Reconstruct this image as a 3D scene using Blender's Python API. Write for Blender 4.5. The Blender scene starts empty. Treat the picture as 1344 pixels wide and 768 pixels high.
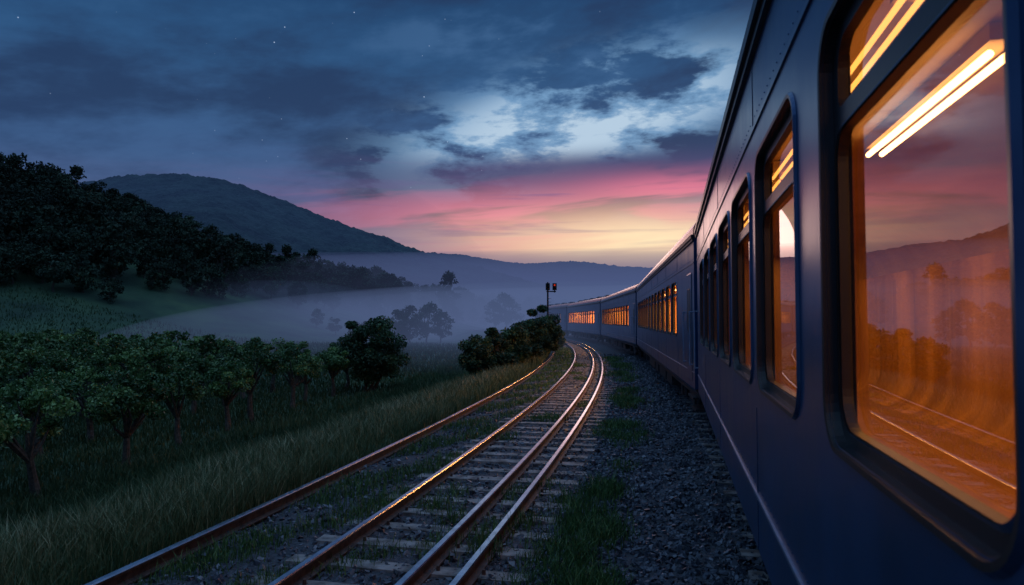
import bpy, math, numpy as np
from mathutils import noise as mnoise, Vector
rng=np.random.default_rng(7)
scene=bpy.context.scene
TH=math.radians(13.1); CT,ST=math.cos(TH),math.sin(TH)
CAMZ=2.42

def srgb(r,g,b):
    f=lambda c:(c/255/12.92) if c/255<=0.04045 else ((c/255+0.055)/1.055)**2.4
    return (f(r),f(g),f(b),1)

# ------------------------------------------------------------------ helpers
def link(o,parent=None):
    scene.collection.objects.link(o)
    if parent: o.parent=parent
    return o
def fast_mesh(name,V,F,mats=(),midx=None,smooth=False,rnd=None):
    V=np.asarray(V,dtype=np.float32); F=np.asarray(F,dtype=np.int32)
    me=bpy.data.meshes.new(name)
    me.vertices.add(len(V)); me.vertices.foreach_set('co',V.ravel())
    me.loops.add(F.size); me.loops.foreach_set('vertex_index',F.ravel())
    me.polygons.add(len(F)); me.polygons.foreach_set('loop_start',np.arange(0,F.size,F.shape[1],dtype=np.int32))
    for m in mats: me.materials.append(m)
    if midx is not None: me.polygons.foreach_set('material_index',np.asarray(midx,dtype=np.int32))
    me.update(calc_edges=True)
    me.polygons.foreach_set('use_smooth',np.full(len(F),smooth,dtype=bool))
    if rnd is not None:
        at=me.attributes.new('rnd','FLOAT','POINT'); at.data.foreach_set('value',np.asarray(rnd,dtype=np.float32))
    return me
class MB:
    """list based mesh builder"""
    def __init__(s): s.v=[]; s.f=[]; s.m=[]
    def add(s,vs,fs,m=0):
        b=len(s.v); s.v+= [tuple(map(float,p)) for p in vs]; s.f+=[[b+i for i in f] for f in fs]; s.m+=[m]*len(fs)
    def box(s,x0,x1,y0,y1,z0,z1,m=0):
        s.add([(x0,y0,z0),(x1,y0,z0),(x1,y1,z0),(x0,y1,z0),(x0,y0,z1),(x1,y0,z1),(x1,y1,z1),(x0,y1,z1)],
              [(0,3,2,1),(4,5,6,7),(0,1,5,4),(1,2,6,5),(2,3,7,6),(3,0,4,7)],m)
    def tube(s,p0,p1,r0,r1,n=12,m=0,cap=True):
        p0=Vector(p0);p1=Vector(p1);d=(p1-p0).normalized()
        a=d.orthogonal().normalized();b=d.cross(a)
        vs=[];
        for p,r in((p0,r0),(p1,r1)):
            for i in range(n):
                t=2*math.pi*i/n; vs.append(p+a*math.cos(t)*r+b*math.sin(t)*r)
        fs=[(i,(i+1)%n,n+(i+1)%n,n+i) for i in range(n)]
        if cap: fs+= [tuple(range(n-1,-1,-1)),tuple(range(n,2*n))]
        s.add(vs,fs,m)
    def mesh(s,name,mats,smooth=False):
        me=bpy.data.meshes.new(name); me.from_pydata(s.v,[],s.f)
        for m in mats: me.materials.append(m)
        me.polygons.foreach_set('material_index',s.m)
        me.polygons.foreach_set('use_smooth',[smooth]*len(s.f)); me.update(); return me
def empty(name,loc=(0,0,0),rz=0):
    e=bpy.data.objects.new(name,None); e.location=loc; e.rotation_euler=(0,0,rz); e.empty_display_size=.3
    return link(e)

# ------------------------------------------------------------------ materials
def newmat(name):
    m=bpy.data.materials.new(name); m.use_nodes=True
    nt=m.node_tree; return m,nt,nt.nodes['Principled BSDF']
def N(nt,t,**k):
    n=nt.nodes.new(t)
    for a,b in k.items(): setattr(n,a,b)
    return n
def noise_mat(name,c1,c2,scale=5,rough=.8,metal=0,bump=.3,bdist=.02,detail=4,coat=0,c3=None,spec=.5,bscale=None,vscale=None):
    m,nt,b=newmat(name)
    tc=N(nt,'ShaderNodeTexCoord'); nz=N(nt,'ShaderNodeTexNoise'); nz.inputs['Scale'].default_value=scale; nz.inputs['Detail'].default_value=detail
    if vscale:
        mp=N(nt,'ShaderNodeMapping'); mp.inputs['Scale'].default_value=vscale; nt.links.new(tc.outputs['Object'],mp.inputs['Vector']); nt.links.new(mp.outputs['Vector'],nz.inputs['Vector'])
    else: nt.links.new(tc.outputs['Object'],nz.inputs['Vector'])
    r=N(nt,'ShaderNodeValToRGB'); r.color_ramp.elements[0].position=.35; r.color_ramp.elements[1].position=.65
    r.color_ramp.elements[0].color=c1; r.color_ramp.elements[1].color=c2
    if c3: e=r.color_ramp.elements.new(.52); e.color=c3
    nt.links.new(nz.outputs['Fac'],r.inputs['Fac']); nt.links.new(r.outputs['Color'],b.inputs['Base Color'])
    b.inputs['Roughness'].default_value=rough; b.inputs['Metallic'].default_value=metal
    b.inputs['Coat Weight'].default_value=coat; b.inputs['Coat Roughness'].default_value=.12
    b.inputs['Specular IOR Level'].default_value=spec
    if bump:
        n2=N(nt,'ShaderNodeTexNoise'); n2.inputs['Scale'].default_value=bscale or scale*3; n2.inputs['Detail'].default_value=3
        nt.links.new(tc.outputs['Object'],n2.inputs['Vector'])
        bp=N(nt,'ShaderNodeBump'); bp.inputs['Strength'].default_value=bump; bp.inputs['Distance'].default_value=bdist
        nt.links.new(n2.outputs['Fac'],bp.inputs['Height']); nt.links.new(bp.outputs['Normal'],b.inputs['Normal'])
    return m
def rnd_mat(name,cols,rough=.7,trans=0.0,objrand=True):
    m,nt,b=newmat(name)
    at=N(nt,'ShaderNodeAttribute',attribute_name='rnd')
    r=N(nt,'ShaderNodeValToRGB'); els=r.color_ramp.elements
    els[0].color=cols[0]; els[1].color=cols[-1]
    for i in range(1,len(cols)-1):
        e=els.new(i/(len(cols)-1)); e.color=cols[i]
    nt.links.new(at.outputs['Fac'],r.inputs['Fac'])
    if objrand:
        oi=N(nt,'ShaderNodeObjectInfo'); hv=N(nt,'ShaderNodeHueSaturation')
        mr=N(nt,'ShaderNodeMapRange'); mr.inputs['To Min'].default_value=.65; mr.inputs['To Max'].default_value=1.3
        nt.links.new(oi.outputs['Random'],mr.inputs['Value']); nt.links.new(mr.outputs['Result'],hv.inputs['Value'])
        nt.links.new(r.outputs['Color'],hv.inputs['Color']); nt.links.new(hv.outputs['Color'],b.inputs['Base Color'])
    else: nt.links.new(r.outputs['Color'],b.inputs['Base Color'])
    b.inputs['Roughness'].default_value=rough; b.inputs['Specular IOR Level'].default_value=.3
    return m
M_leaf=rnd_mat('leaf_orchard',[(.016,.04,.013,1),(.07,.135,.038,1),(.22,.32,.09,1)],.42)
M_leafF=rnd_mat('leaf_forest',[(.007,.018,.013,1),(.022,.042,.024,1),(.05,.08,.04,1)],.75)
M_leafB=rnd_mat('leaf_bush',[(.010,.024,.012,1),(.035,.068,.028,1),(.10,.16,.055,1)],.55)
M_bark=noise_mat('bark',(.04,.032,.025,1),(.11,.09,.07,1),12,.9,bump=.6)
M_grass=rnd_mat('grass_blades',[(.015,.042,.016,1),(.05,.095,.035,1),(.18,.19,.085,1),(.46,.42,.24,1)],.6,objrand=False)
M_tuft=rnd_mat('grass_green',[(.02,.055,.018,1),(.055,.13,.035,1),(.13,.21,.06,1)],.55,objrand=False)
M_stone=rnd_mat('ballast_stone',[(.018,.023,.032,1),(.065,.075,.10,1),(.19,.205,.235,1)],.45,objrand=False)
M_ground=noise_mat('meadow_ground',(.020,.046,.026,1),(.06,.11,.046,1),.12,.95,bump=.6,bdist=.08,c3=(.038,.08,.038,1),bscale=6,detail=6)
M_bed=noise_mat('track_bed_gravel',(.018,.02,.028,1),(.065,.07,.085,1),22,.8,bump=1,bdist=.05,detail=4,bscale=20)
M_sleeper=noise_mat('sleeper_wood',(.07,.06,.055,1),(.28,.26,.25,1),6,.7,bump=.6,bdist=.01)
M_rust=noise_mat('rail_rust',(.045,.028,.024,1),(.12,.065,.048,1),14,.5,metal=.3,bump=.4,bdist=.003)
M_steel=noise_mat('rail_head_steel',(.55,.58,.64,1),(.82,.86,.94,1),8,.22,metal=1,bump=.1,bdist=.002)
M_iron=noise_mat('underframe_iron',(.015,.016,.02,1),(.04,.04,.045,1),8,.6,metal=.4,bump=.3)
M_black=noise_mat('black_rubber',(.008,.009,.012,1),(.015,.016,.02,1),6,.38,bump=.05,bdist=.002)
M_trim=noise_mat('frame_metal',(.04,.075,.16,1),(.07,.12,.22,1),6,.3,metal=.6,bump=.03,bdist=.002)
M_stripe=noise_mat('pale_trim',(.22,.27,.38,1),(.32,.38,.52,1),6,.35,metal=.5,bump=0)
M_roof=noise_mat('roof_paint',(.10,.105,.13,1),(.16,.17,.2,1),2,.22,metal=.7,bump=.15,bdist=.01)
M_curtain=noise_mat('curtain_fabric',(.36,.19,.07,1),(.68,.40,.15,1),1.6,.9,bump=0,vscale=(.3,1.4,.12))
M_inwall=noise_mat('interior_panel',(.34,.20,.10,1),(.44,.28,.14,1),1.5,.6,bump=.0)
M_seat=noise_mat('interior_floor',(.34,.18,.07,1),(.46,.25,.10,1),1.5,.55,bump=.0)
# car paint
M_body,nt,b=newmat('blue_paint')
tc=N(nt,'ShaderNodeTexCoord'); mp=N(nt,'ShaderNodeMapping'); mp.inputs['Scale'].default_value=(1,.9,.35)
nz=N(nt,'ShaderNodeTexNoise'); nz.inputs['Scale'].default_value=2.2; nz.inputs['Detail'].default_value=6; nz.inputs['Roughness'].default_value=.65
nt.links.new(tc.outputs['Object'],mp.inputs['Vector']); nt.links.new(mp.outputs['Vector'],nz.inputs['Vector'])
r=N(nt,'ShaderNodeValToRGB'); r.color_ramp.elements[0].position=.3; r.color_ramp.elements[1].position=.7
r.color_ramp.elements[0].color=(.012,.055,.15,1); r.color_ramp.elements[1].color=(.026,.095,.24,1)
nt.links.new(nz.outputs['Fac'],r.inputs['Fac']); nt.links.new(r.outputs['Color'],b.inputs['Base Color'])
rr=N(nt,'ShaderNodeMapRange'); rr.inputs['To Min'].default_value=.2; rr.inputs['To Max'].default_value=.45
nt.links.new(nz.outputs['Fac'],rr.inputs['Value']); nt.links.new(rr.outputs['Result'],b.inputs['Roughness'])
b.inputs['Metallic'].default_value=.45; b.inputs['Specular IOR Level'].default_value=.3; b.inputs['Coat Weight'].default_value=.12; b.inputs['Coat Roughness'].default_value=.16
n2=N(nt,'ShaderNodeTexNoise'); n2.inputs['Scale'].default_value=1.3; n2.inputs['Detail'].default_value=3
nt.links.new(tc.outputs['Object'],n2.inputs['Vector'])
bp=N(nt,'ShaderNodeBump'); bp.inputs['Strength'].default_value=.3; bp.inputs['Distance'].default_value=.02
nt.links.new(n2.outputs['Fac'],bp.inputs['Height']); nt.links.new(bp.outputs['Normal'],b.inputs['Normal'])
# glass
M_glass=bpy.data.materials.new('window_glass'); M_glass.use_nodes=True; nt=M_glass.node_tree; nt.nodes.clear()
out=N(nt,'ShaderNodeOutputMaterial'); mx=N(nt,'ShaderNodeMixShader'); tr=N(nt,'ShaderNodeBsdfTransparent'); gl=N(nt,'ShaderNodeBsdfGlossy'); fr=N(nt,'ShaderNodeFresnel')
tr.inputs['Color'].default_value=(.95,.80,.62,1); gl.inputs['Roughness'].default_value=.012; fr.inputs['IOR'].default_value=4.6
nt.links.new(fr.outputs[0],mx.inputs[0]); nt.links.new(tr.outputs[0],mx.inputs[1]); nt.links.new(gl.outputs[0],mx.inputs[2]); nt.links.new(mx.outputs[0],out.inputs['Surface'])
def emit_mat(name,col,s):
    m=bpy.data.materials.new(name); m.use_nodes=True; nt=m.node_tree; nt.nodes.clear()
    o=N(nt,'ShaderNodeOutputMaterial'); e=N(nt,'ShaderNodeEmission'); e.inputs[0].default_value=col; e.inputs[1].default_value=s
    nt.links.new(e.outputs[0],o.inputs['Surface']); return m
M_tube=emit_mat('lamp_tube',(1,.58,.22,1),14)
M_tube2=emit_mat('side_lamp_tube',(1,.45,.10,1),3.2)
M_red=emit_mat('signal_red',(1,.05,.02,1),.6)

# ------------------------------------------------------------------ track geometry
def t2w(X,Y): return X*CT+Y*ST, -X*ST+Y*CT
def w2t(x,y): return x*CT-y*ST, x*ST+y*CT
RR,S0=285.,5.
def path(s,L,R=RR,s0=S0):
    s=np.asarray(s,float); a=np.maximum(s-s0,0)/R
    X=np.where(s<s0,L,-R+(R+L)*np.cos(a)); Y=np.where(s<s0,s,s0+(R+L)*np.sin(a))
    return t2w(X,Y)
def lat(x,y):
    X,Y=w2t(x,y)
    ang=np.arctan2(Y-S0,X+RR)
    L=np.where(Y<S0,X,np.hypot(X+RR,Y-S0)-RR)
    L=np.where((Y>=S0)&(ang>1.35),-300+0*L,L)
    s=np.where(Y<S0,Y,S0+RR*ang)
    return L,s
def sstep(t): t=np.clip(t,0,1); return t*t*(3-2*t)
RIDGE=[(-480,-120,45,130),(-300,60,46,120),(-185,128,40,110),(-120,160,31,104),(-99,180,22,92),(-83,200,17,86),(-68,225,12,80),(-60,240,10.5,76),(-47,280,8,72),(-26,330,6.5,70),(20,400,5,70),(120,470,5,80),(260,480,8,90)]
def hill(x,y):
    best=np.zeros_like(x); fr=np.zeros_like(x)
    for (x0,y0,h0,w0),(x1,y1,h1,w1) in zip(RIDGE[:-1],RIDGE[1:]):
        dx,dy=x1-x0,y1-y0; t=np.clip(((x-x0)*dx+(y-y0)*dy)/(dx*dx+dy*dy),0,1)
        d=np.hypot(x-x0-t*dx,y-y0-t*dy); w=w0+t*(w1-w0); h=h0+t*(h1-h0)
        f=.5*(1+np.cos(np.pi*np.clip(d/w,0,1))); 
        v=h*f; fr=np.where(v>best,f,fr); best=np.maximum(best,v)
    return best,fr
def zf(x,y):
    x=np.asarray(x,float); y=np.asarray(y,float)
    L,s=lat(x,y)
    tl=sstep((-5.7-L)/6.5); tr_=sstep((L-5)/6)
    z=-1.6*tl-1.0*tr_
    far=sstep((-L-9)/20)+sstep((L-12)/20)
    n=.10*np.sin(x*.11+1.3)*np.cos(y*.09)+.06*np.sin(x*.31+y*.23)+.12*np.sin(x*.021+2)*np.sin(y*.017+.5)
    z=z+far*n+.03*np.sin(x*1.7)*np.sin(y*1.3)*tl
    h,_=hill(x,y)
    return z+h

# terrain sheet
def sinhgrid(a,b,n,k,c):
    t=np.linspace(math.asinh((a-c)/k),math.asinh((b-c)/k),n); return c+k*np.sinh(t)
gx=sinhgrid(-3500,3500,420,14,-4); gy=sinhgrid(-400,4000,420,16,14)
X,Y=np.meshgrid(gx,gy); Z=zf(X,Y)-.02
V=np.stack([X.ravel(),Y.ravel(),Z.ravel()],1)
ny,nx=X.shape; I=np.arange((ny-1)*nx).reshape(ny-1,nx)[:,:-1].ravel()
F=np.stack([I,I+1,I+nx+1,I+nx],1)
link(bpy.data.objects.new('ground',fast_mesh('ground',V,F,[M_ground],smooth=True)))

# ballast bed strip
ss=np.concatenate([np.arange(-14,40,.25),np.arange(40,340,2.)]); Ls=np.linspace(-5.35,4.6,60)
P=[]
for i,L in enumerate(Ls):
    x,y=path(ss,L)
    z=.012*np.sin(ss*5.1+L*7)+.012*np.sin(ss*3.3-L*9)+.0
    edge=min(L+5.35,4.6-L); z=z+.01-(.12*max(0,1-edge/.4))
    P.append(np.stack([x,y,z],1))
P=np.array(P); n1,n2=P.shape[:2]; I=np.arange((n1-1)*n2).reshape(n1-1,n2)[:,:-1].ravel()
F=np.stack([I,I+n2,I+n2+1,I+1],1)
link(bpy.data.objects.new('track_bed',fast_mesh('track_bed',P.reshape(-1,3),F,[M_bed],smooth=True)))

# rails
prof=[(-.07,.03),(-.07,.042),(-.012,.06),(-.012,.125),(-.036,.135),(-.036,.16),(-.028,.172),(.028,.172),(.036,.16),(.036,.135),(.012,.125),(.012,.06),(.07,.042),(.07,.03)]
def rail(L,parent,nm):
    s=np.concatenate([np.arange(-10,60,.5),np.arange(60,330,2.)])
    P=[]
    for (o,z) in prof:
        x,y=path(s,L+o); P.append(np.stack([x,y,np.full_like(x,z)],1))
    P=np.array(P); k,n=P.shape[:2]; F=[];m=[]
    for a in range(k-1):
        for i in range(n-1):
            F.append((a*n+i,a*n+i+1,(a+1)*n+i+1,(a+1)*n+i)); m.append(1 if a in(5,6,7) else 0)
    o=bpy.data.objects.new(nm,fast_mesh(nm,P.reshape(-1,3),F,[M_rust,M_steel],m)); link(o,parent)
trk=empty('railway_track')
for i,L in enumerate([-1.83,-2.28,-3.33,-4.85]): rail(L,trk,'rail_%d'%(i+1))
for i,L in enumerate([1.28,2.72]): rail(L,trk,'main_rail_%d'%(i+1))
def sleepers(L0,L1,s0,s1,step,parent,nm):
    mb=MB()
    s=s0
    while s<s1:
        j=rng.uniform(-.03,.03); w=.12; a,b=L0+rng.uniform(-.06,.06),L1+rng.uniform(-.1,.1); t=rng.uniform(.03,.048); sk=rng.uniform(-.02,.02)
        vs=[]
        for z in(-.1,t):
            for (LL,sv) in((a,s-w+sk),(b,s-w-sk),(b,s+w-sk),(a,s+w+sk)):
                ins=.012 if z>0 else 0
                x,y=path(sv+(ins if sv<s else -ins),LL+(ins if LL==a else -ins)); vs.append((float(x),float(y),z+rng.uniform(-.004,.004)))
        mb.add(vs,[(0,3,2,1),(4,5,6,7),(0,1,5,4),(1,2,6,5),(2,3,7,6),(3,0,4,7)])
        for LL in ([-1.83,-2.28,-3.33] if L0<0 else [1.28,2.72]):
            for d in(-.1,.1):
                x,y=path(s,LL+d); mb.tube((float(x),float(y),t),(float(x),float(y),t+.045),.022,.016,6,1)
        s+=step+j
    o=bpy.data.objects.new(nm,mb.mesh(nm,[M_sleeper,M_rust])); link(o,parent)
sleepers(-3.75,-1.30,2,120,.62,trk,'sleepers')
sleepers(.7,3.3,-10,60,.62,trk,'main_sleepers')

# ballast stones
Ns=50000
s=3.2*np.exp(rng.random(Ns)*math.log(48/3.2)); L=rng.uniform(-5.2,1.6,Ns)
keep=(rng.random(Ns)<np.where(L<-3.7,.35,np.where(L<-1.3,.75,1.)))
s=s[keep];L=L[keep];n=len(s)
x,y=path(s,L); 
base=np.array([(-1,-1,-1),(1,-1,-1),(1,1,-1),(-1,1,-1),(-1,-1,1),(1,-1,1),(1,1,1),(-1,1,1)],float)*.6
Vv=base[None]+rng.normal(0,.26,(n,8,3))
sz=rng.uniform(.016,.034,n)*(1+s/40); Vv*=sz[:,None,None]*np.array([1.15,1.,.8])
ax=rng.normal(size=(n,3)); ax/=np.linalg.norm(ax,axis=1)[:,None]; an=rng.uniform(0,6.28,n)
c=np.cos(an)[:,None,None]; si=np.sin(an)[:,None,None]; A=np.repeat(ax[:,None,:],8,1)
Vv=Vv*c+np.cross(A,Vv)*si+A*(A*Vv).sum(-1,keepdims=True)*(1-c)
zs=rng.uniform(.0,.028,n)-np.where((L>-3.75)&(L<-1.3),.006,0)
Vv+=np.stack([x,y,zs],1)[:,None,:]
F=(np.array([(0,3,2,1),(4,5,6,7),(0,1,5,4),(1,2,6,5),(2,3,7,6),(3,0,4,7)])[None]+(np.arange(n)*8)[:,None,None]).reshape(-1,4)
link(bpy.data.objects.new('gravel',fast_mesh('gravel',Vv.reshape(-1,3),F,[M_stone],rnd=np.repeat(np.clip(rng.normal(.45,.28,n),0,1),8))))

# grass
def blades(name,x,y,h,w,mat,rn,lean=.35,zoff=0.):
    n=len(x); z=zf(x,y)+zoff; a=rng.uniform(0,6.28,n); b=rng.uniform(0,6.28,n); ln=rng.random(n)*lean*h
    dx,dy=np.cos(a)*w/2,np.sin(a)*w/2; mx,my=np.cos(b)*ln,np.sin(b)*ln
    v0=np.stack([x-dx,y-dy,z-.02],1);v1=np.stack([x+dx,y+dy,z-.02],1)
    v2=np.stack([x+dx*.7+mx*.35,y+dy*.7+my*.35,z+h*.6],1);v3=np.stack([x-dx*.7+mx*.35,y-dy*.7+my*.35,z+h*.6],1)
    v4=np.stack([x+mx,y+my,z+h],1)
    V=np.stack([v0,v1,v2,v3,v4],1).reshape(-1,3)
    k=np.arange(n)*5
    F=np.concatenate([np.stack([k,k+1,k+2],1),np.stack([k,k+2,k+3],1),np.stack([k+3,k+2,k+4],1)])
    return link(bpy.data.objects.new(name,fast_mesh(name,V,F,[mat],rnd=np.repeat(rn,5))))
def patch(x,y,sc=.5,seed=0.):
    return .5+.25*np.sin(x*sc*1.7+seed)*np.cos(y*sc*1.3+seed*2)+.25*np.sin(x*sc*3.1-y*sc*2.3+seed)
n=200000; s=3*np.exp(rng.random(n)*math.log(75/3)); L=-5.1-rng.random(n)**1.3*9
x,y=path(s,L); pt=patch(x,y,.6,1.); k=rng.random(n)<(.35+.65*pt); x,y,s,L,pt=x[k],y[k],s[k],L[k],pt[k]
h=rng.uniform(.10,.46,len(x))*(.5+.9*pt); near=np.exp(-((L+6.8)/1.9)**2)
blades('embankment_grass',x,y,h,.006+.0007*s,M_grass,np.clip(.08+.45*pt*rng.random(len(x))+(.12+.65*near)*rng.random(len(x)),0,1),.75)
n=32000; s=3.5*np.exp(rng.random(n)*math.log(60/3.5)); L=rng.uniform(-4.72,-3.4,n)
x,y=path(s,L); pt=patch(x,y,1.3,3.); k=rng.random(n)<sstep(pt*2-.5); x,y,s,pt=x[k],y[k],s[k],pt[k]
blades('track_grass',x,y,rng.uniform(.04,.19,len(x)),.007+.0006*s,M_tuft,rng.random(len(x)),.8)
xs=[];ys=[];hs=[];sw=[]
for i in range(170):
    sc=4.6*math.exp(rng.random()*math.log(48/4.6)); 
    Lc=rng.normal(-.92,.17)
    if rng.random()<.2: Lc=rng.uniform(-3.2,-1.5)
    if math.sin(sc*.9+1)<-.35 and rng.random()<.8: continue
    m=int(rng.uniform(80,260)); q=rng.normal(0,1,(m,2))*(.09+.004*sc)
    xx,yy=path(sc+q[:,0]*1.7,Lc+q[:,1]); xs.append(xx);ys.append(yy); hs.append(rng.uniform(.06,.2,m)*rng.uniform(.7,1.25)); sw.append(np.full(m,sc))
x=np.concatenate(xs);y=np.concatenate(ys)
blades('grass_tufts',x,y,np.concatenate(hs),.006+.0007*np.concatenate(sw),M_tuft,rng.random(len(x)),.9)
n=110000; d=9*np.exp(rng.random(n)*math.log(110/9)); a=rng.uniform(-.78,.1,n); x=a*d; y=d
L,_=lat(x,y); k=L<-11; x,y,d=x[k],y[k],d[k]; pt=patch(x,y,.3,2.)
blades('meadow_grass',x,y,rng.uniform(.08,.25,len(x))*(1+d/80),.012+.0011*d,M_grass,np.clip(.42*pt*rng.random(len(x))+.10,0,1),.8)

# ------------------------------------------------------------------ trees
def tube_np(pts,rad,n=7):
    pts=np.array(pts,float); V=[];F=[]
    for i,p in enumerate(pts):
        d=pts[min(i+1,len(pts)-1)]-pts[max(i-1,0)]; d/=np.linalg.norm(d)+1e-9
        a=np.cross(d,[.31,.95,.1]); a/=np.linalg.norm(a)+1e-9; b=np.cross(d,a)
        for j in range(n):
            t=2*math.pi*j/n; V.append(p+rad[i]*(a*math.cos(t)+b*math.sin(t)))
    for i in range(len(pts)-1):
        for j in range(n): F.append((i*n+j,i*n+(j+1)%n,(i+1)*n+(j+1)%n,(i+1)*n+j))
    return np.array(V),np.array(F)
def tree_mesh(name,seed,H,th,cr,nclump,nleaf,leaf,tr,clr,mat,shape='round',stems=1,zlow=None):
    g=np.random.default_rng(seed); Vs=[];Fs=[];off=0;ms=[];rn=[]
    def addt(v,f,m,r):
        nonlocal off
        Vs.append(v);Fs.append(f+off);off+=len(v);ms.append(np.full(len(f),m));rn.append(r)
    zl=th*.95 if zlow is None else zlow; zc=(zl+H)/2; rz=(H-zl)/2
    lean=g.uniform(-.12,.12,2)*H*.5
    tops=[]
    for k in range(stems):
        o=g.normal(0,.25,2)*(stems>1)*cr*.6; 
        tp=np.array([lean[0]+o[0],lean[1]+o[1],th])
        b0=np.array([o[0]*.3,o[1]*.3,-.25]); mid=(b0+tp)/2+np.append(g.normal(0,.06,2)*th,0)
        v,f=tube_np([b0,b0+[0,0,.3],mid,tp],[tr*1.5,tr*1.1,tr*.85,tr*.65],8); addt(v,f,0,np.zeros(len(v))); tops.append(tp)
    cl=[]
    for i in range(nclump):
        u=g.normal(size=3);u/=np.linalg.norm(u); r=g.uniform(.35,1)**.6
        p=np.array([u[0]*cr*r,u[1]*cr*r,u[2]*rz*r])
        if shape=='cone':
            q=(p[2]+rz)/(2*rz); p[:2]*=1.25*(1-q)+.12
        if shape=='flat': p[2]=p[2]*.8+.25*rz*(1-(np.hypot(*p[:2])/cr))
        p=p+[lean[0],lean[1],zc]
        if p[2]<zl*.9: p[2]=zl+g.random()*.3
        cl.append(p)
        if i%2==0 or nclump<14:
            t0=tops[g.integers(len(tops))]; m=(t0+p)/2+g.normal(0,.12,3)*cr*.5; m[2]-=.05*H*g.random()
            v,f=tube_np([t0-[0,0,.12*th],m,p],[tr*.55,tr*.3,tr*.08],5); addt(v,f,0,np.zeros(len(v)))
    cl=np.array(cl); per=nleaf//nclump
    crr=g.random(nclump)
    idx=np.repeat(np.arange(nclump),per); n=len(idx)
    u=g.normal(size=(n,3));u/=np.linalg.norm(u,axis=1)[:,None]; rr_=g.random(n)**.45
    csz=clr*g.uniform(.5,1.3,nclump)
    P=cl[idx]+u*(rr_*csz[idx])[:,None]*np.array([1,1,.72])
    P[:,2]=np.maximum(P[:,2],zl*.75)
    a=g.normal(size=(n,3));a/=np.linalg.norm(a,axis=1)[:,None]
    b=np.cross(a,g.normal(size=(n,3)));b/=np.linalg.norm(b,axis=1)[:,None]+1e-9
    sz=leaf*g.uniform(.6,1.3,n)[:,None]
    V=np.stack([P-a*sz,P-b*sz*.5,P+a*sz,P+b*sz*.5],1).reshape(-1,3); F=np.arange(n*4).reshape(-1,4)
    rl=np.clip(.45*crr[idx]+.3*g.random(n)+.3*(u[:,2]*rr_*.5+.5),0,1)  # leaf tone only partly random: paler towards the top of each clump
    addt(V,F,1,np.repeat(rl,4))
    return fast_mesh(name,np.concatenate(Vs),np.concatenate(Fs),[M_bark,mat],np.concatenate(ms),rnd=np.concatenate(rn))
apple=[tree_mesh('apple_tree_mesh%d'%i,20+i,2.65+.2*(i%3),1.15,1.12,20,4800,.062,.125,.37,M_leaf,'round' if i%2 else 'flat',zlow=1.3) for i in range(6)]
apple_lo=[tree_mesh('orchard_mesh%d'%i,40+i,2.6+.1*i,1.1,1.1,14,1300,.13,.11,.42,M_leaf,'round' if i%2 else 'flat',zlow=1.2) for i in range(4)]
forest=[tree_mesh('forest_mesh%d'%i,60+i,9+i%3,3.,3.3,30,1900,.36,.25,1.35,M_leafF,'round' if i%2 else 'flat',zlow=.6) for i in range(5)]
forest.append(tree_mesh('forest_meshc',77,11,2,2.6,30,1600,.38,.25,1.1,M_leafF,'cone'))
def place(me,name,x,y,sc=1,parent=None,rz=None,zo=0,scz=None):
    o=bpy.data.objects.new(name,me); o.location=(x,y,float(zf(x,y))+zo); o.rotation_euler=(0,0,rng.uniform(0,6.28) if rz is None else rz)
    o.scale=(sc,sc,scz or sc); link(o,parent); return o
orch=empty('orchard')
for r_ in range(20):
    xr=-10.6-r_*3.4
    for k in range(20):
        yy=12.5+k*3.0+rng.uniform(-.4,.4)+(r_%2)*1.2; xx=xr+rng.uniform(-.35,.35)+(yy-12)*.035
        if abs(xx)>yy*.86+4: continue
        if yy>40+r_*2.5: continue
        sc=rng.uniform(.82,1.08)
        if r_<2: place(apple[rng.integers(6)],'apple_tree',xx,yy,sc)
        elif yy<36 and r_<5: place(apple[rng.integers(6)],'orchard_tree',xx,yy,sc,orch)
        else: place(apple_lo[rng.integers(4)],'orchard_tree',xx,yy,sc,orch)
fo=empty('forest')
st_=4.9
GX,GY=np.meshgrid(np.arange(-340,190,st_),np.arange(50,500,st_)); GX=GX.ravel()+rng.uniform(-2.2,2.2,GX.size); GY=GY.ravel()+rng.uniform(-2.2,2.2,GY.size)
h0,f0=hill(GX,GY); h1,_=hill(GX*.93,GY*.93); dd=np.hypot(GX,GY)
jit=rng.uniform(-.04,.04,GX.size)
k=(f0+jit>.25)&(np.abs(GX)<.86*GY+12)&(h1<h0+.6)&((dd<215)|(rng.random(GX.size)<.6))
for x,y,f_ in zip(GX[k],GY[k],f0[k]):
    place(forest[rng.integers(6) if rng.random()<.7 else 1],'forest_tree',float(x),float(y),rng.uniform(.5,1.1)*(.75 if f_<.33 else 1),fo,zo=-.6)
bush=tree_mesh('round_tree_mesh',101,4.3,.7,1.7,50,19000,.085,.12,.6,M_leafB,'round',stems=3,zlow=.3)
place(bush,'round_tree',-7.9,37.5,1.0,rz=.4)
b2=[tree_mesh('bush_mesh%d'%i,110+i,[2.0,2.4,3.7][i],.4,[1.0,.95,1.25][i],26,[7000,7000,13000][i],.085,.07,[.42,.42,.52][i],M_leafB,'round',stems=4,zlow=.15) for i in range(3)]
place(b2[0],'bush',-1.45,31.5,.92); place(b2[1],'bush',-.75,32.5,.9); place(b2[0],'bush',-.1,35.5,1.05); place(b2[1],'bush',.6,37.5,.95)
place(b2[2],'bush',1.25,41,.82); place(b2[2],'bush',1.75,44,.9,rz=2.); place(b2[1],'bush',2.5,48,.95); place(b2[0],'bush',3.4,54,.8)
far_=empty('distant_trees')
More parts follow.
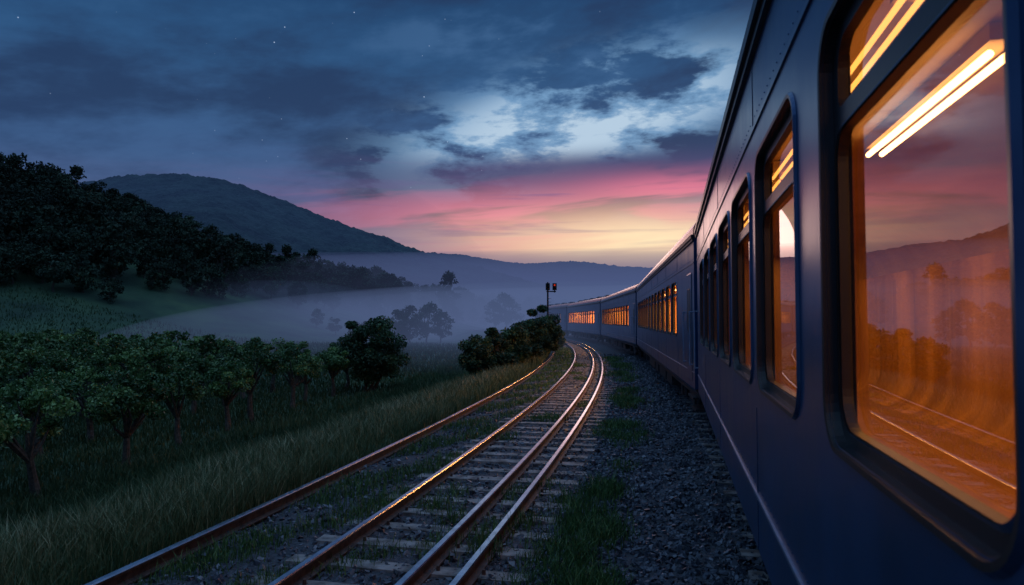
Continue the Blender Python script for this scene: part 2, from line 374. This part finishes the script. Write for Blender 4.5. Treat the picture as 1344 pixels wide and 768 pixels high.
for (u,D,sc) in [(470,95,.45),(485,102,.5),(500,110,.6),(520,112,.75),(540,115,.85),(560,118,.8),(578,120,.65),(590,185,1.5),(603,190,.5),(650,165,.8),(665,168,1.05),(682,170,.7),(745,150,.6),(762,140,.7),(780,150,.65),(730,170,.5),(620,210,.6),(636,205,.5),(700,215,.5),(715,200,.45),(440,130,.5),(415,135,.45)]:
    x=(u-672)/896*D; place(forest[5] if u==590 else forest[rng.integers(5)],'distant_tree',x,D,sc*.85,far_,zo=-.4)
for (x,y,sc) in [(-118,158,1.3),(-112,160,1.15),(-128,160,1.3)]: place(forest[1],'forest_tree',x,y,sc,fo)

# ------------------------------------------------------------------ mountains
def mountain(name,pts,D,front,back,mat,amp,dn):
    us=np.array([p[0] for p in pts],float); hs=np.array([p[1] for p in pts],float)
    n=900; uu=np.linspace(us[0],us[-1],n)
    hh=np.interp(uu,us,hs); k=np.hanning(55); k/=k.sum(); hp=np.pad(hh,27,mode='edge'); hh=np.convolve(hp,k,'valid')
    Dd=D if np.isscalar(D) else np.interp(uu,us,D)
    rx=(uu-672)/896*Dd; ry=Dd+0*rx; rz=hh*Dd+CAMZ
    m=80; V=[]
    for j in range(m):
        t=j/(m-1)*1.25
        yy=ry-front*(1-t) if t<=1 else ry+back*(t-1)/.25
        f=max(0,1-(1-t)*.85-.15*(1-t)**2) if t<=1 else 1-.5*((t-1)/.25)**1.5
        xx=rx*(yy/ry) if t<=1 else rx
        z=rz*f-6*(1-f)
        dz=np.array([ (mnoise.fractal(Vector((a*.007,b*.007,dn)),1,2,4)*amp*6*min(1,(1-t)*1.6) if t<1 else 0)+ mnoise.noise(Vector((a*.09,b*.09,dn)))*amp*.8+abs(mnoise.noise(Vector((a*.2,b*.2,dn))))*amp*1.1 for a,b in zip(xx,yy)])
        V.append(np.stack([xx,yy,z+dz*min(1,f*3)],1))
    V=np.array(V).reshape(-1,3); I=np.arange((m-1)*n).reshape(m-1,n)[:,:-1].ravel()
    link(bpy.data.objects.new(name,fast_mesh(name,V,np.stack([I,I+1,I+n+1,I+n],1),[mat],smooth=False)))
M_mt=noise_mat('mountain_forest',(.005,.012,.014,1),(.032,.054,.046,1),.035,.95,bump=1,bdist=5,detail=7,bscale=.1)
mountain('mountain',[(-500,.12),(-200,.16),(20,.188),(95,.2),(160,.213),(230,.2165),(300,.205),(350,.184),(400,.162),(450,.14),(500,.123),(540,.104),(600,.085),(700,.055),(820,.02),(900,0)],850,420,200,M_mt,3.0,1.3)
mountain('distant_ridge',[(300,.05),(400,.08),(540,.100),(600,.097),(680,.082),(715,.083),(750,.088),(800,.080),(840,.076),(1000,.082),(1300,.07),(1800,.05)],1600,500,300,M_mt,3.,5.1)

# ------------------------------------------------------------------ mist volumes
def mist(name,loc,rad,sig,col,rz=0):
    me=bpy.data.meshes.new(name)
    import bmesh
    bm=bmesh.new(); bmesh.ops.create_icosphere(bm,subdivisions=4,radius=1); bm.to_mesh(me); bm.free()
    m=bpy.data.materials.new(name); m.use_nodes=True; nt=m.node_tree; nt.nodes.clear()
    o=N(nt,'ShaderNodeOutputMaterial'); a=N(nt,'ShaderNodeVolumeAbsorption'); e=N(nt,'ShaderNodeEmission'); ad=N(nt,'ShaderNodeAddShader')
    a.inputs['Color'].default_value=(0,0,0,1); a.inputs['Density'].default_value=sig
    e.inputs[0].default_value=col; e.inputs[1].default_value=sig  # mist glows in its own colour, standing in for scattered sky light
    nt.links.new(a.outputs[0],ad.inputs[0]); nt.links.new(e.outputs[0],ad.inputs[1]); nt.links.new(ad.outputs[0],o.inputs['Volume'])
    me.materials.append(m)
    ob=bpy.data.objects.new(name,me); ob.location=loc; ob.scale=rad; ob.rotation_euler=(0,0,rz); link(ob)
mist('haze',(150,1450,0),(2200,1200,88),.0009,srgb(76,86,134))
mist('mountain_haze',(-430,600,0),(430,270,190),.0009,srgb(40,64,104))
mist('valley_mist',(80,420,-3),(420,335,36),.0025,srgb(78,92,132))
mist('valley_mist',(75,300,-3),(220,225,18),.0055,srgb(90,104,144))
mist('mist_bank',(12,132,-3),(80,88,12),.0065,srgb(80,96,134),.0)
mist('mist_bank',(-52,148,0),(36,26,11),.006,srgb(60,80,114),-.5)
mist('mist_bank',(-14,170,-2),(52,45,13),.006,srgb(80,96,134),-.3)

# ------------------------------------------------------------------ railway signal
sg=empty('railway_signal',(3.25,62,float(zf(3.25,62))),.0)
mb=MB(); mb.tube((0,0,-.2),(0,0,5.85),.10,.075,12); mb.box(-.3,.3,-.25,.25,-.2,.25)
mb.box(-.12,.75,-.05,.05,4.95,5.05); mb.tube((.62,0,4.9),(.62,0,5.75),.05,.05,8)
for cx in(0,.62):
    mb.box(cx-.19,cx+.19,-.14,.08,5.12,5.75); mb.tube((cx,-.14,5.58),(cx,-.34,5.58),.1,.11,12,cap=False); mb.tube((cx,-.14,5.3),(cx,-.34,5.3),.1,.11,12,cap=False)
    mb.tube((cx,-.141,5.58),(cx,-.16,5.58),.07,.07,12,1 if cx else 0)
for k in range(13): mb.box(.08,.3,-.02,.02,.5+k*.32,.53+k*.32)
link(bpy.data.objects.new('mast_and_heads',mb.mesh('signal',[M_iron,M_red])),sg)

# ------------------------------------------------------------------ train
LEN=25.6; W=2.95; ZB,ZE=1.04,4.10; RH=.60
WIN=[s_+12 for s_ in(-8.64,-7.04,-5.44,-3.84,-2.24,-.64,1.15,2.94,4.55,6.15,7.75,9.35,10.95)]; WW=1.27
WZ0,WZ1,WD=2.03,3.36,3.06
def rr(y0,y1,z0,z1,r,n=8):
    pts=[]
    for (cy,cz,rad,a0) in((y0+r[0],z0+r[0],r[0],180),(y1-r[1],z0+r[1],r[1],270),(y1-r[2],z1-r[2],r[2],0),(y0+r[3],z1-r[3],r[3],90)):
        for i in range(n+1):
            t=math.radians(a0+90*i/n); pts.append((cy+rad*math.cos(t),cz+rad*math.sin(t)))
    return pts
def ring(mb,A,xa,B,xb,m):
    n=len(A); mb.add([(xa,p[0],p[1]) for p in A]+[(xb,p[0],p[1]) for p in B],[(i,n+i,n+(i+1)%n,(i+1)%n) for i in range(n)],m)
MATS=[M_body,M_black,M_trim,M_stripe,M_roof,M_iron]
BZ0,BZ1=1.9,3.5
shell=MB(); glass=MB()
edges=[1.5]+[(WIN[i]+WW+WIN[i+1])/2 for i in range(len(WIN)-1)]+[WIN[-1]+WW+.12]
edges[0]=WIN[0]-.15
e_=.0008; sq=(e_,)*4
for i,w in enumerate(WIN):
    y0,y1=edges[i],edges[i+1]; O=rr(w,w+WW,WZ0,WZ1,(.15,.15,.15,.15))
    ring(shell,rr(y0,y1,BZ0,BZ1,sq),0,O,0,0)
    Ox=rr(w-.028,w+WW+.028,WZ0-.028,WZ1+.028,(.17,)*4); Oi=rr(w-.004,w+WW+.004,WZ0-.004,WZ1+.004,(.15,)*4)
    Om=rr(w-.02,w+WW+.02,WZ0-.02,WZ1+.02,(.165,)*4)
    ring(shell,Ox,-.0005,Om,-.014,2); ring(shell,Om,-.014,Oi,-.012,1); ring(shell,Oi,-.012,O,.03,1)
    lo=rr(w,w+WW,WZ0,WD,(.15,.15,e_,e_)); hi=rr(w,w+WW,WD,WZ1,(e_,e_,.15,.15))
    a=rr(w+.05,w+WW-.05,WZ0+.05,WD-.04,(.12,.12,.09,.09)); b_=rr(w+.07,w+WW-.07,WD+.035,WZ1-.05,(.04,.04,.10,.10))
    for o_,h_ in((lo,a),(hi,b_)):
        ring(shell,o_,.03,h_,.03,1); ring(shell,h_,.03,h_,.062,1)
        k=len(h_)
        glass.add([(.055,p[0],p[1]) for p in h_],[tuple(range(k-1,-1,-1))])
    a2=rr(w+.038,w+WW-.038,WZ0+.038,WD-.028,(.125,.125,.1,.1)); ring(shell,a2,.029,a,.022,2)
def quad(mb,x,y0,y1,z0,z1,m): mb.add([(x,y0,z0),(x,y0,z1),(x,y1,z1),(x,y1,z0)],[(0,1,2,3)],m)
quad(shell,0,0,LEN,ZB,BZ0,0); quad(shell,0,0,LEN,BZ1,ZE,0); quad(shell,0,0,edges[0],BZ0,BZ1,0); quad(shell,0,edges[-1],LEN,BZ0,BZ1,0)
shell.add([(0,0,ZB),(0,LEN,ZB),(.07,LEN,ZB-.1),(.07,0,ZB-.1)],[(0,1,2,3)],0)
shell.add([(W,0,ZB-.1),(W,LEN,ZB-.1),(W,LEN,ZE),(W,0,ZE)],[(0,1,2,3)],0)
for yv in(0,LEN):
    pts=[(0,yv,ZB),(W,yv,ZB),(W,yv,ZE)]+[(W/2+W/2*math.cos(t),yv,ZE+RH*math.sin(t)) for t in np.linspace(0,math.pi,13)[1:]]
    shell.add(pts,[tuple(range(len(pts)))],0)
shell.box(-.012,.002,0.01,LEN-.01,1.36,1.378,3)
shell.box(-.010,.002,0.01,LEN-.01,3.56,3.585,2)
for y in [edges[i] for i in range(0,len(edges),2)]:
    shell.box(-.004,.002,y-.012,y+.012,ZB+.01,1.355,2); shell.box(-.004,.002,y-.012,y+.012,1.383,1.895,2); shell.box(-.004,.002,y-.012,y+.012,3.59,ZE-.05,2)
# rivet rows along the side sheets
y=.1
while y<LEN-.05:
    for zz in(1.42,3.64): shell.add([(-.005,y,zz),(0.001,y-.008,zz),(0.001,y,zz-.008),(0.001,y+.008,zz),(0.001,y,zz+.008)],[(0,1,2),(0,2,3),(0,3,4),(0,4,1)],0)
    y+=.11
shell.box(-.055,.03,-.03,LEN+.03,ZE-.045,ZE+.03,1); shell.box(-.03,.0,-.02,LEN+.02,ZE-.10,ZE-.046,1)
m_=22
ang=np.linspace(0,math.pi,m_); ys=[-.04,LEN+.04]
vs=[];fs=[]
for yv in ys:
    for t in ang: vs.append((W/2-(W/2+.02)*math.cos(t)*1.0,yv,ZE+.03+RH*math.sin(t)**.75))
for i in range(m_-1): fs.append((i,i+1,m_+i+1,m_+i))
shell.add(vs,fs,4)
y=.5
while y<LEN-.3:
    vs=[];fs=[]
    for yv in(y-.025,y+.025):
        for t in ang[1:-1]: vs.append((W/2-(W/2+.03)*math.cos(t),yv,ZE+.055+RH*math.sin(t)**.75))
    k=m_-2
    for i in range(k-1): fs.append((i,i+1,k+i+1,k+i))
    shell.add(vs,fs,4); y+=1.28
for y in(3,8,13,18,22.5):
    shell.box(W/2-.45,W/2+.45,y-.5,y+.5,ZE+RH-.02,ZE+RH+.16,4); shell.box(W/2-.3,W/2+.3,y-.35,y+.35,ZE+RH+.16,ZE+RH+.22,5)
D0=rr(.35,1.2,1.15,3.4,(.06,)*4); D1=rr(.38,1.17,1.18,3.37,(.05,)*4)
ring(shell,D0,-.001,D1,-.014,2); k=len(D1); shell.add([(-.014,p[0],p[1]) for p in D1],[tuple(range(k-1,-1,-1))],0)
dg=rr(.52,1.03,2.2,3.05,(.08,)*4); ring(shell,rr(.49,1.06,2.17,3.08,(.1,)*4),-.0165,dg,-.022,1); shell.add([(-.018,p[0],p[1]) for p in dg],[tuple(range(len(dg)-1,-1,-1))],1)
for y in(.22,1.33,LEN-.3):
    shell.tube((-.07,y,1.5),(-.07,y,2.6),.015,.015,8,3); shell.tube((0,y,1.52),(-.07,y,1.52),.012,.012,6,3); shell.tube((0,y,2.58),(-.07,y,2.58),.012,.012,6,3)
shell.box(.12,W-.12,.2,LEN-.2,ZB-.22,ZB-.02,5)
for (a,b_) in((7.2,9.0),(9.4,12.0),(12.6,14.0),(14.5,17.8)): shell.box(.22,.9,a,b_,.45,ZB-.2,5)
shell.box(.05,.45,.35,1.2,.55,.6,5); shell.box(.0,.4,.35,1.2,.8,.84,5)
for yc in(3.6,LEN-3.6):
    for xs_ in(.42,W-.5):
        shell.box(xs_-.06,xs_+.06,yc-1.7,yc+1.7,.62,.8,5); shell.box(xs_-.05,xs_+.05,yc-.5,yc+.5,.4,.62,5)
        for q in(-1.25,1.25):
            shell.box(xs_-.16,xs_+.02,yc+q-.16,yc+q+.16,.42,.76,5)
            for dq in(-.27,.27): shell.tube((xs_-.06,yc+q+dq,.45),(xs_-.06,yc+q+dq,.75),.07,.07,10,5)
    for q in(-1.25,1.25):
        for xs_ in(.60,W-.74):
            shell.tube((xs_,yc+q,.60),(xs_+.12,yc+q,.60),.44,.44,28,5); shell.tube((xs_-.03,yc+q,.60),(xs_,yc+q,.60),.46,.46,28,5)
        shell.tube((.5,yc+q,.6),(W-.5,yc+q,.6),.08,.08,10,5)
for k in range(5): 
    g_=.03*(k%2); shell.box(.75-g_,W-.75+g_,LEN+.0+k*.09,LEN+.09+k*.09,1.15,3.7+g_,1)
shell.box(.7,W-.7,LEN,LEN+.5,.85,1.1,5)
inter=MB()
IZ0,IZ1=1.22,3.62
ny_=500; ysn=np.linspace(.06,LEN-.06,ny_)
lin=[(.09,IZ0),(1.2,IZ0),(2.3,IZ0)]+[(2.3+.42*math.sin(t),IZ0+.42-.42*math.cos(t)) for t in np.linspace(.2,math.pi/2,6)]+[(2.72,z) for z in(1.9,2.3,2.7,3.0)]+[(2.72-.6*(1-math.cos(t)),3.02+.6*math.sin(t)) for t in np.linspace(.15,math.pi/2,8)]+[(1.2,IZ1),(.45,IZ1),(.09,IZ1-.03)]
vs=[];nl=len(lin)
for (lx,lz) in lin:
    for yv in ysn:
        wv=(.035*math.sin(yv*9+math.sin(yv*2.3))+.01*math.sin(yv*31)) if (lx>2.6 and lz<3.1) else 0
        vs.append((lx+wv,yv,lz))
b0=len(inter.v); inter.v+=vs
for a in range(nl-1):
    mt=2 if a<3 else (0 if lin[a][1]<3.1 else 1)
    inter.f+=[[b0+a*ny_+i,b0+a*ny_+i+1,b0+(a+1)*ny_+i+1,b0+(a+1)*ny_+i] for i in range(ny_-1)]; inter.m+=[mt]*(ny_-1)
for yv in(.06,LEN-.06): inter.add([(.09,yv,IZ0),(W-.06,yv,IZ0),(W-.06,yv,IZ1),(.09,yv,IZ1)],[(0,1,2,3)],1)
quad(inter,.085,.05,LEN-.05,IZ0,WZ0,1); quad(inter,.085,.05,LEN-.05,WZ1,IZ1-.03,1)
for i in range(len(WIN)-1): quad(inter,.085,WIN[i]+WW,WIN[i+1],WZ0+.001,WZ1-.001,1)
quad(inter,.085,.05,WIN[0],WZ0+.001,WZ1-.001,1); quad(inter,.085,WIN[-1]+WW,LEN-.05,WZ0+.001,WZ1-.001,1)
tubes=MB()
for y in (4.9,10.0,15.1):
    for xo in(.77,.85): tubes.tube((xo,y,3.50),(xo,y+1.75,3.50),.017,.017,8,0)
    tubes.box(.76,.86,y-.03,y+1.78,3.545,IZ1-.002,1)
y=1.6
while y<LEN-2:
    for xo in(.27,.33): tubes.tube((xo,y,3.50),(xo,y+1.5,3.50),.012,.012,6,2)
    tubes.box(.25,.35,y+.1,y+.16,3.513,IZ1-.02,1); tubes.box(.25,.35,y+1.34,y+1.4,3.513,IZ1-.02,1)
    y+=1.6
me_s=shell.mesh('carriage_body',MATS); me_g=glass.mesh('window_glass',[M_glass]); me_i=inter.mesh('interior',[M_curtain,M_inwall,M_seat],smooth=True); me_t=tubes.mesh('lamp_tubes',[M_tube,M_inwall,M_tube2])
lds=[]
for en in(200,3000):
    ld=bpy.data.lights.new('ceiling_lamp','AREA'); ld.shape='RECTANGLE'; ld.size=.4; ld.size_y=LEN-1; ld.energy=en; ld.color=(1,.46,.11) if en<500 else (1,.5,.14); lds.append(ld)
ncar=0
def car(x,y,head):
    global ncar
    e=empty('train_carriage',(x,y,0),-head)
    for nm,me in(('body',me_s),('window_glass',me_g),('interior',me_i),('lamp_tubes',me_t)): link(bpy.data.objects.new(nm,me),e)
    if ncar<4:
        o=bpy.data.objects.new('ceiling_lamp',lds[0 if ncar==0 else 1]); o.location=(1.5,LEN/2,3.59); link(o,e)
    ncar+=1
TR,TS=280.,3.
x,y=t2w(.5,-12.); car(x,y,TH)
s=13.6; X0,Y0=.5,13.6
for k in range(4):
    s_end=s+LEN+.5
    a=(s_end-TS)/TR; X1=-TR+(TR+.5)*math.cos(a); Y1=TS+(TR+.5)*math.sin(a)
    h=math.atan2(X1-X0,Y1-Y0)
    X0s,Y0s=X0+math.sin(h)*.5,Y0+math.cos(h)*.5
    wx,wy=t2w(X0s,Y0s); car(float(wx),float(wy),TH+h)
    X0,Y0=X0s+math.sin(h)*LEN,Y0s+math.cos(h)*LEN; s=s_end

# ------------------------------------------------------------------ world sky
w=bpy.data.worlds.new('World'); scene.world=w; w.use_nodes=True; nt=w.node_tree; nt.nodes.clear()
def setin(n,i,v):
    if v is None: return
    if isinstance(v,bpy.types.NodeSocket): nt.links.new(v,n.inputs[i])
    else: n.inputs[i].default_value=v
def Mt(op,a,b=None,c=None,clamp=False):
    n=nt.nodes.new('ShaderNodeMath'); n.operation=op; n.use_clamp=clamp
    setin(n,0,a);setin(n,1,b);setin(n,2,c); return n.outputs[0]
def mixc(f,a,b,mode='MIX'):
    n=nt.nodes.new('ShaderNodeMix'); n.data_type='RGBA'; n.blend_type=mode; n.clamp_factor=True
    setin(n,0,f);setin(n,6,a);setin(n,7,b); return n.outputs[2]
def sst(v,a,b,o0=0.,o1=1.):
    n=nt.nodes.new('ShaderNodeMapRange'); n.interpolation_type='SMOOTHSTEP'; setin(n,0,v)
    n.inputs[1].default_value=a;n.inputs[2].default_value=b;n.inputs[3].default_value=o0;n.inputs[4].default_value=o1; return n.outputs[0]
tc=nt.nodes.new('ShaderNodeTexCoord'); sx=nt.nodes.new('ShaderNodeSeparateXYZ'); nt.links.new(tc.outputs['Generated'],sx.inputs[0])
dx,dy,dz=sx.outputs
az=Mt('ARCTAN2',dx,dy); el=Mt('ARCSINE',dz)
def comb(a,b,c=0.):
    n=nt.nodes.new('ShaderNodeCombineXYZ'); setin(n,0,a);setin(n,1,b);setin(n,2,c); return n.outputs[0]
def noi(vec,scale,detail=5,rough=.55,dist=0.):
    n=nt.nodes.new('ShaderNodeTexNoise'); n.inputs['Scale'].default_value=scale; n.inputs['Detail'].default_value=detail; n.inputs['Roughness'].default_value=rough; n.inputs['Distortion'].default_value=dist
    nt.links.new(vec,n.inputs['Vector']); return n.outputs[0]
def gauss(a,ac,sa,e,ec,se):
    p=Mt('POWER',Mt('DIVIDE',Mt('SUBTRACT',a,ac),sa),2.); q=Mt('POWER',Mt('DIVIDE',Mt('SUBTRACT',e,ec),se),2.)
    return Mt('EXPONENT',Mt('MULTIPLY',Mt('ADD',p,q),-1.))
rp=nt.nodes.new('ShaderNodeValToRGB'); els=rp.color_ramp.elements
stops=[(0,srgb(112,118,160)),(.06,srgb(104,112,156)),(.13,srgb(86,106,150)),(.22,srgb(64,98,144)),(.34,srgb(44,84,128)),(.46,srgb(30,68,110)),(.6,srgb(98,142,192)),(1,srgb(128,170,220))]  # top stops, above the view, are brightened as added fill for the scene
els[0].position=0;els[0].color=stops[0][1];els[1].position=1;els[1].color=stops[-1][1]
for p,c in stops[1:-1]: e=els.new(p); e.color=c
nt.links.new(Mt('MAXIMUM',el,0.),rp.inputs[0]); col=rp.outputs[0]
v1=comb(az,Mt('MULTIPLY',Mt('SUBTRACT',el,Mt('MULTIPLY',az,.12)),2.6),.3); v2=comb(az,Mt('MULTIPLY',el,2.6),1.7); v3=comb(az,Mt('MULTIPLY',Mt('ADD',el,Mt('MULTIPLY',az,-.08)),8.),9.1)
n1=noi(v1,2.9,6,.58); n2_=noi(v2,5.2,7,.6,.1); n3=noi(v3,3.2,4,.55,.4)
up=sst(el,.02,.16)
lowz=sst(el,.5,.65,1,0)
col=mixc(Mt('MULTIPLY',Mt('MULTIPLY',sst(n1,.42,.62,0,.85),up),lowz),col,srgb(32,54,90))
lft=sst(az,-.35,.05,.35,1.)
col=mixc(Mt('MULTIPLY',Mt('MULTIPLY',Mt('MULTIPLY',sst(n1,.34,.46,.45,0),up),lowz),lft),col,srgb(78,118,164))
# bright gap
eg=Mt('SUBTRACT',el,Mt('MULTIPLY',az,.2))
gg=gauss(az,.10,.30,eg,.265,.085)
gm=Mt('MULTIPLY',sst(gg,.12,.7),sst(n2_,.44,.53))
col=mixc(Mt('MULTIPLY',gm,.75),col,srgb(124,168,208))
col=mixc(Mt('MULTIPLY',Mt('MULTIPLY',sst(gg,.35,.9),sst(n2_,.515,.59)),.8),col,srgb(192,214,232))
# dark bank under the gap
gd=gauss(az,.12,.34,el,.21,.034)
col=mixc(Mt('MULTIPLY',sst(gd,.1,.9),sst(n1,.34,.53,.4,.92)),col,srgb(60,68,112))
# pink streaks
gp=gauss(az,.06,.34,el,.145,.040)
col=mixc(Mt('MULTIPLY',Mt('MULTIPLY',gp,sst(n3,.38,.56,.15,1.)),.95),col,srgb(228,122,156))
gp2=gauss(az,.24,.13,el,.185,.022)
col=mixc(Mt('MULTIPLY',gp2,sst(n3,.42,.55,.1,.8)),col,srgb(232,118,152))
# peach glow
gs=gauss(az,.17,.25,el,.10,.045)
col=mixc(Mt('MULTIPLY',Mt('POWER',gs,.6),sst(n3,.30,.62,1.,.7)),col,srgb(255,192,160))
gs2=gauss(az,.20,.18,el,.108,.040)
col=mixc(Mt('MULTIPLY',gs2,sst(n3,.35,.6,1.,.7)),col,srgb(255,232,190))
v4=comb(az,Mt('MULTIPLY',el,14.),2.2); n4=noi(v4,2.4,5,.55,.3)
col=mixc(Mt('MULTIPLY',sst(n4,.52,.62,0,.6),gauss(az,.05,.4,el,.16,.05)),col,srgb(108,90,140))
# stars
vo=nt.nodes.new('ShaderNodeTexVoronoi'); vo.feature='F1'; vo.inputs['Scale'].default_value=58; nt.links.new(tc.outputs['Generated'],vo.inputs['Vector'])
sp=nt.nodes.new('ShaderNodeSeparateColor'); nt.links.new(vo.outputs['Color'],sp.inputs[0])
st=Mt('MULTIPLY',sst(vo.outputs['Distance'],.02,.065,1,0),Mt('MULTIPLY',sst(sp.outputs[0],.05,1.,0,.75),Mt('MULTIPLY',sst(el,.12,.3),sst(az,.25,-.15,0.,1.))))
stc=nt.nodes.new('ShaderNodeMix'); stc.data_type='RGBA'; stc.blend_type='ADD'; nt.links.new(st,stc.inputs[0]); nt.links.new(col,stc.inputs[6]); stc.inputs[7].default_value=(.5,.6,.75,1)
col=stc.outputs[2]
sky=nt.nodes.new('ShaderNodeTexSky'); sky.sky_type='NISHITA'; sky.sun_disc=False; sky.sun_elevation=math.radians(1); sky.sun_rotation=math.radians(9.4)
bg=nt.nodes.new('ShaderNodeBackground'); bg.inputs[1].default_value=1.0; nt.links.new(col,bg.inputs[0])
bg2=nt.nodes.new('ShaderNodeBackground'); bg2.inputs[1].default_value=.004; nt.links.new(sky.outputs[0],bg2.inputs[0])
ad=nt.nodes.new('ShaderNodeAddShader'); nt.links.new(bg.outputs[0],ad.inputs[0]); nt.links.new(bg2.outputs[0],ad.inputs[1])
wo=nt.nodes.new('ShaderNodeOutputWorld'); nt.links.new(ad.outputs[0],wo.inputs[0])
# weak after-glow sun
sl=bpy.data.lights.new('sun','SUN'); sl.energy=.12; sl.angle=math.radians(12); sl.color=(1,.6,.55)
so=link(bpy.data.objects.new('sun',sl))
d=Vector((math.sin(math.radians(9.4)),math.cos(math.radians(9.4)),math.tan(math.radians(5)))); so.rotation_euler=d.to_track_quat('Z','Y').to_euler()

# ------------------------------------------------------------------ camera
cd=bpy.data.cameras.new('camera'); cd.lens=24; cd.sensor_width=36; cd.clip_start=.05; cd.clip_end=8000
cd.dof.use_dof=True; cd.dof.focus_distance=22; cd.dof.aperture_fstop=4
co=link(bpy.data.objects.new('camera',cd)); co.location=(0,0,CAMZ); co.rotation_euler=(math.radians(92.3),0,0)
scene.camera=co
scene.view_settings.view_transform='Standard'; scene.view_settings.look='None'; scene.view_settings.exposure=0
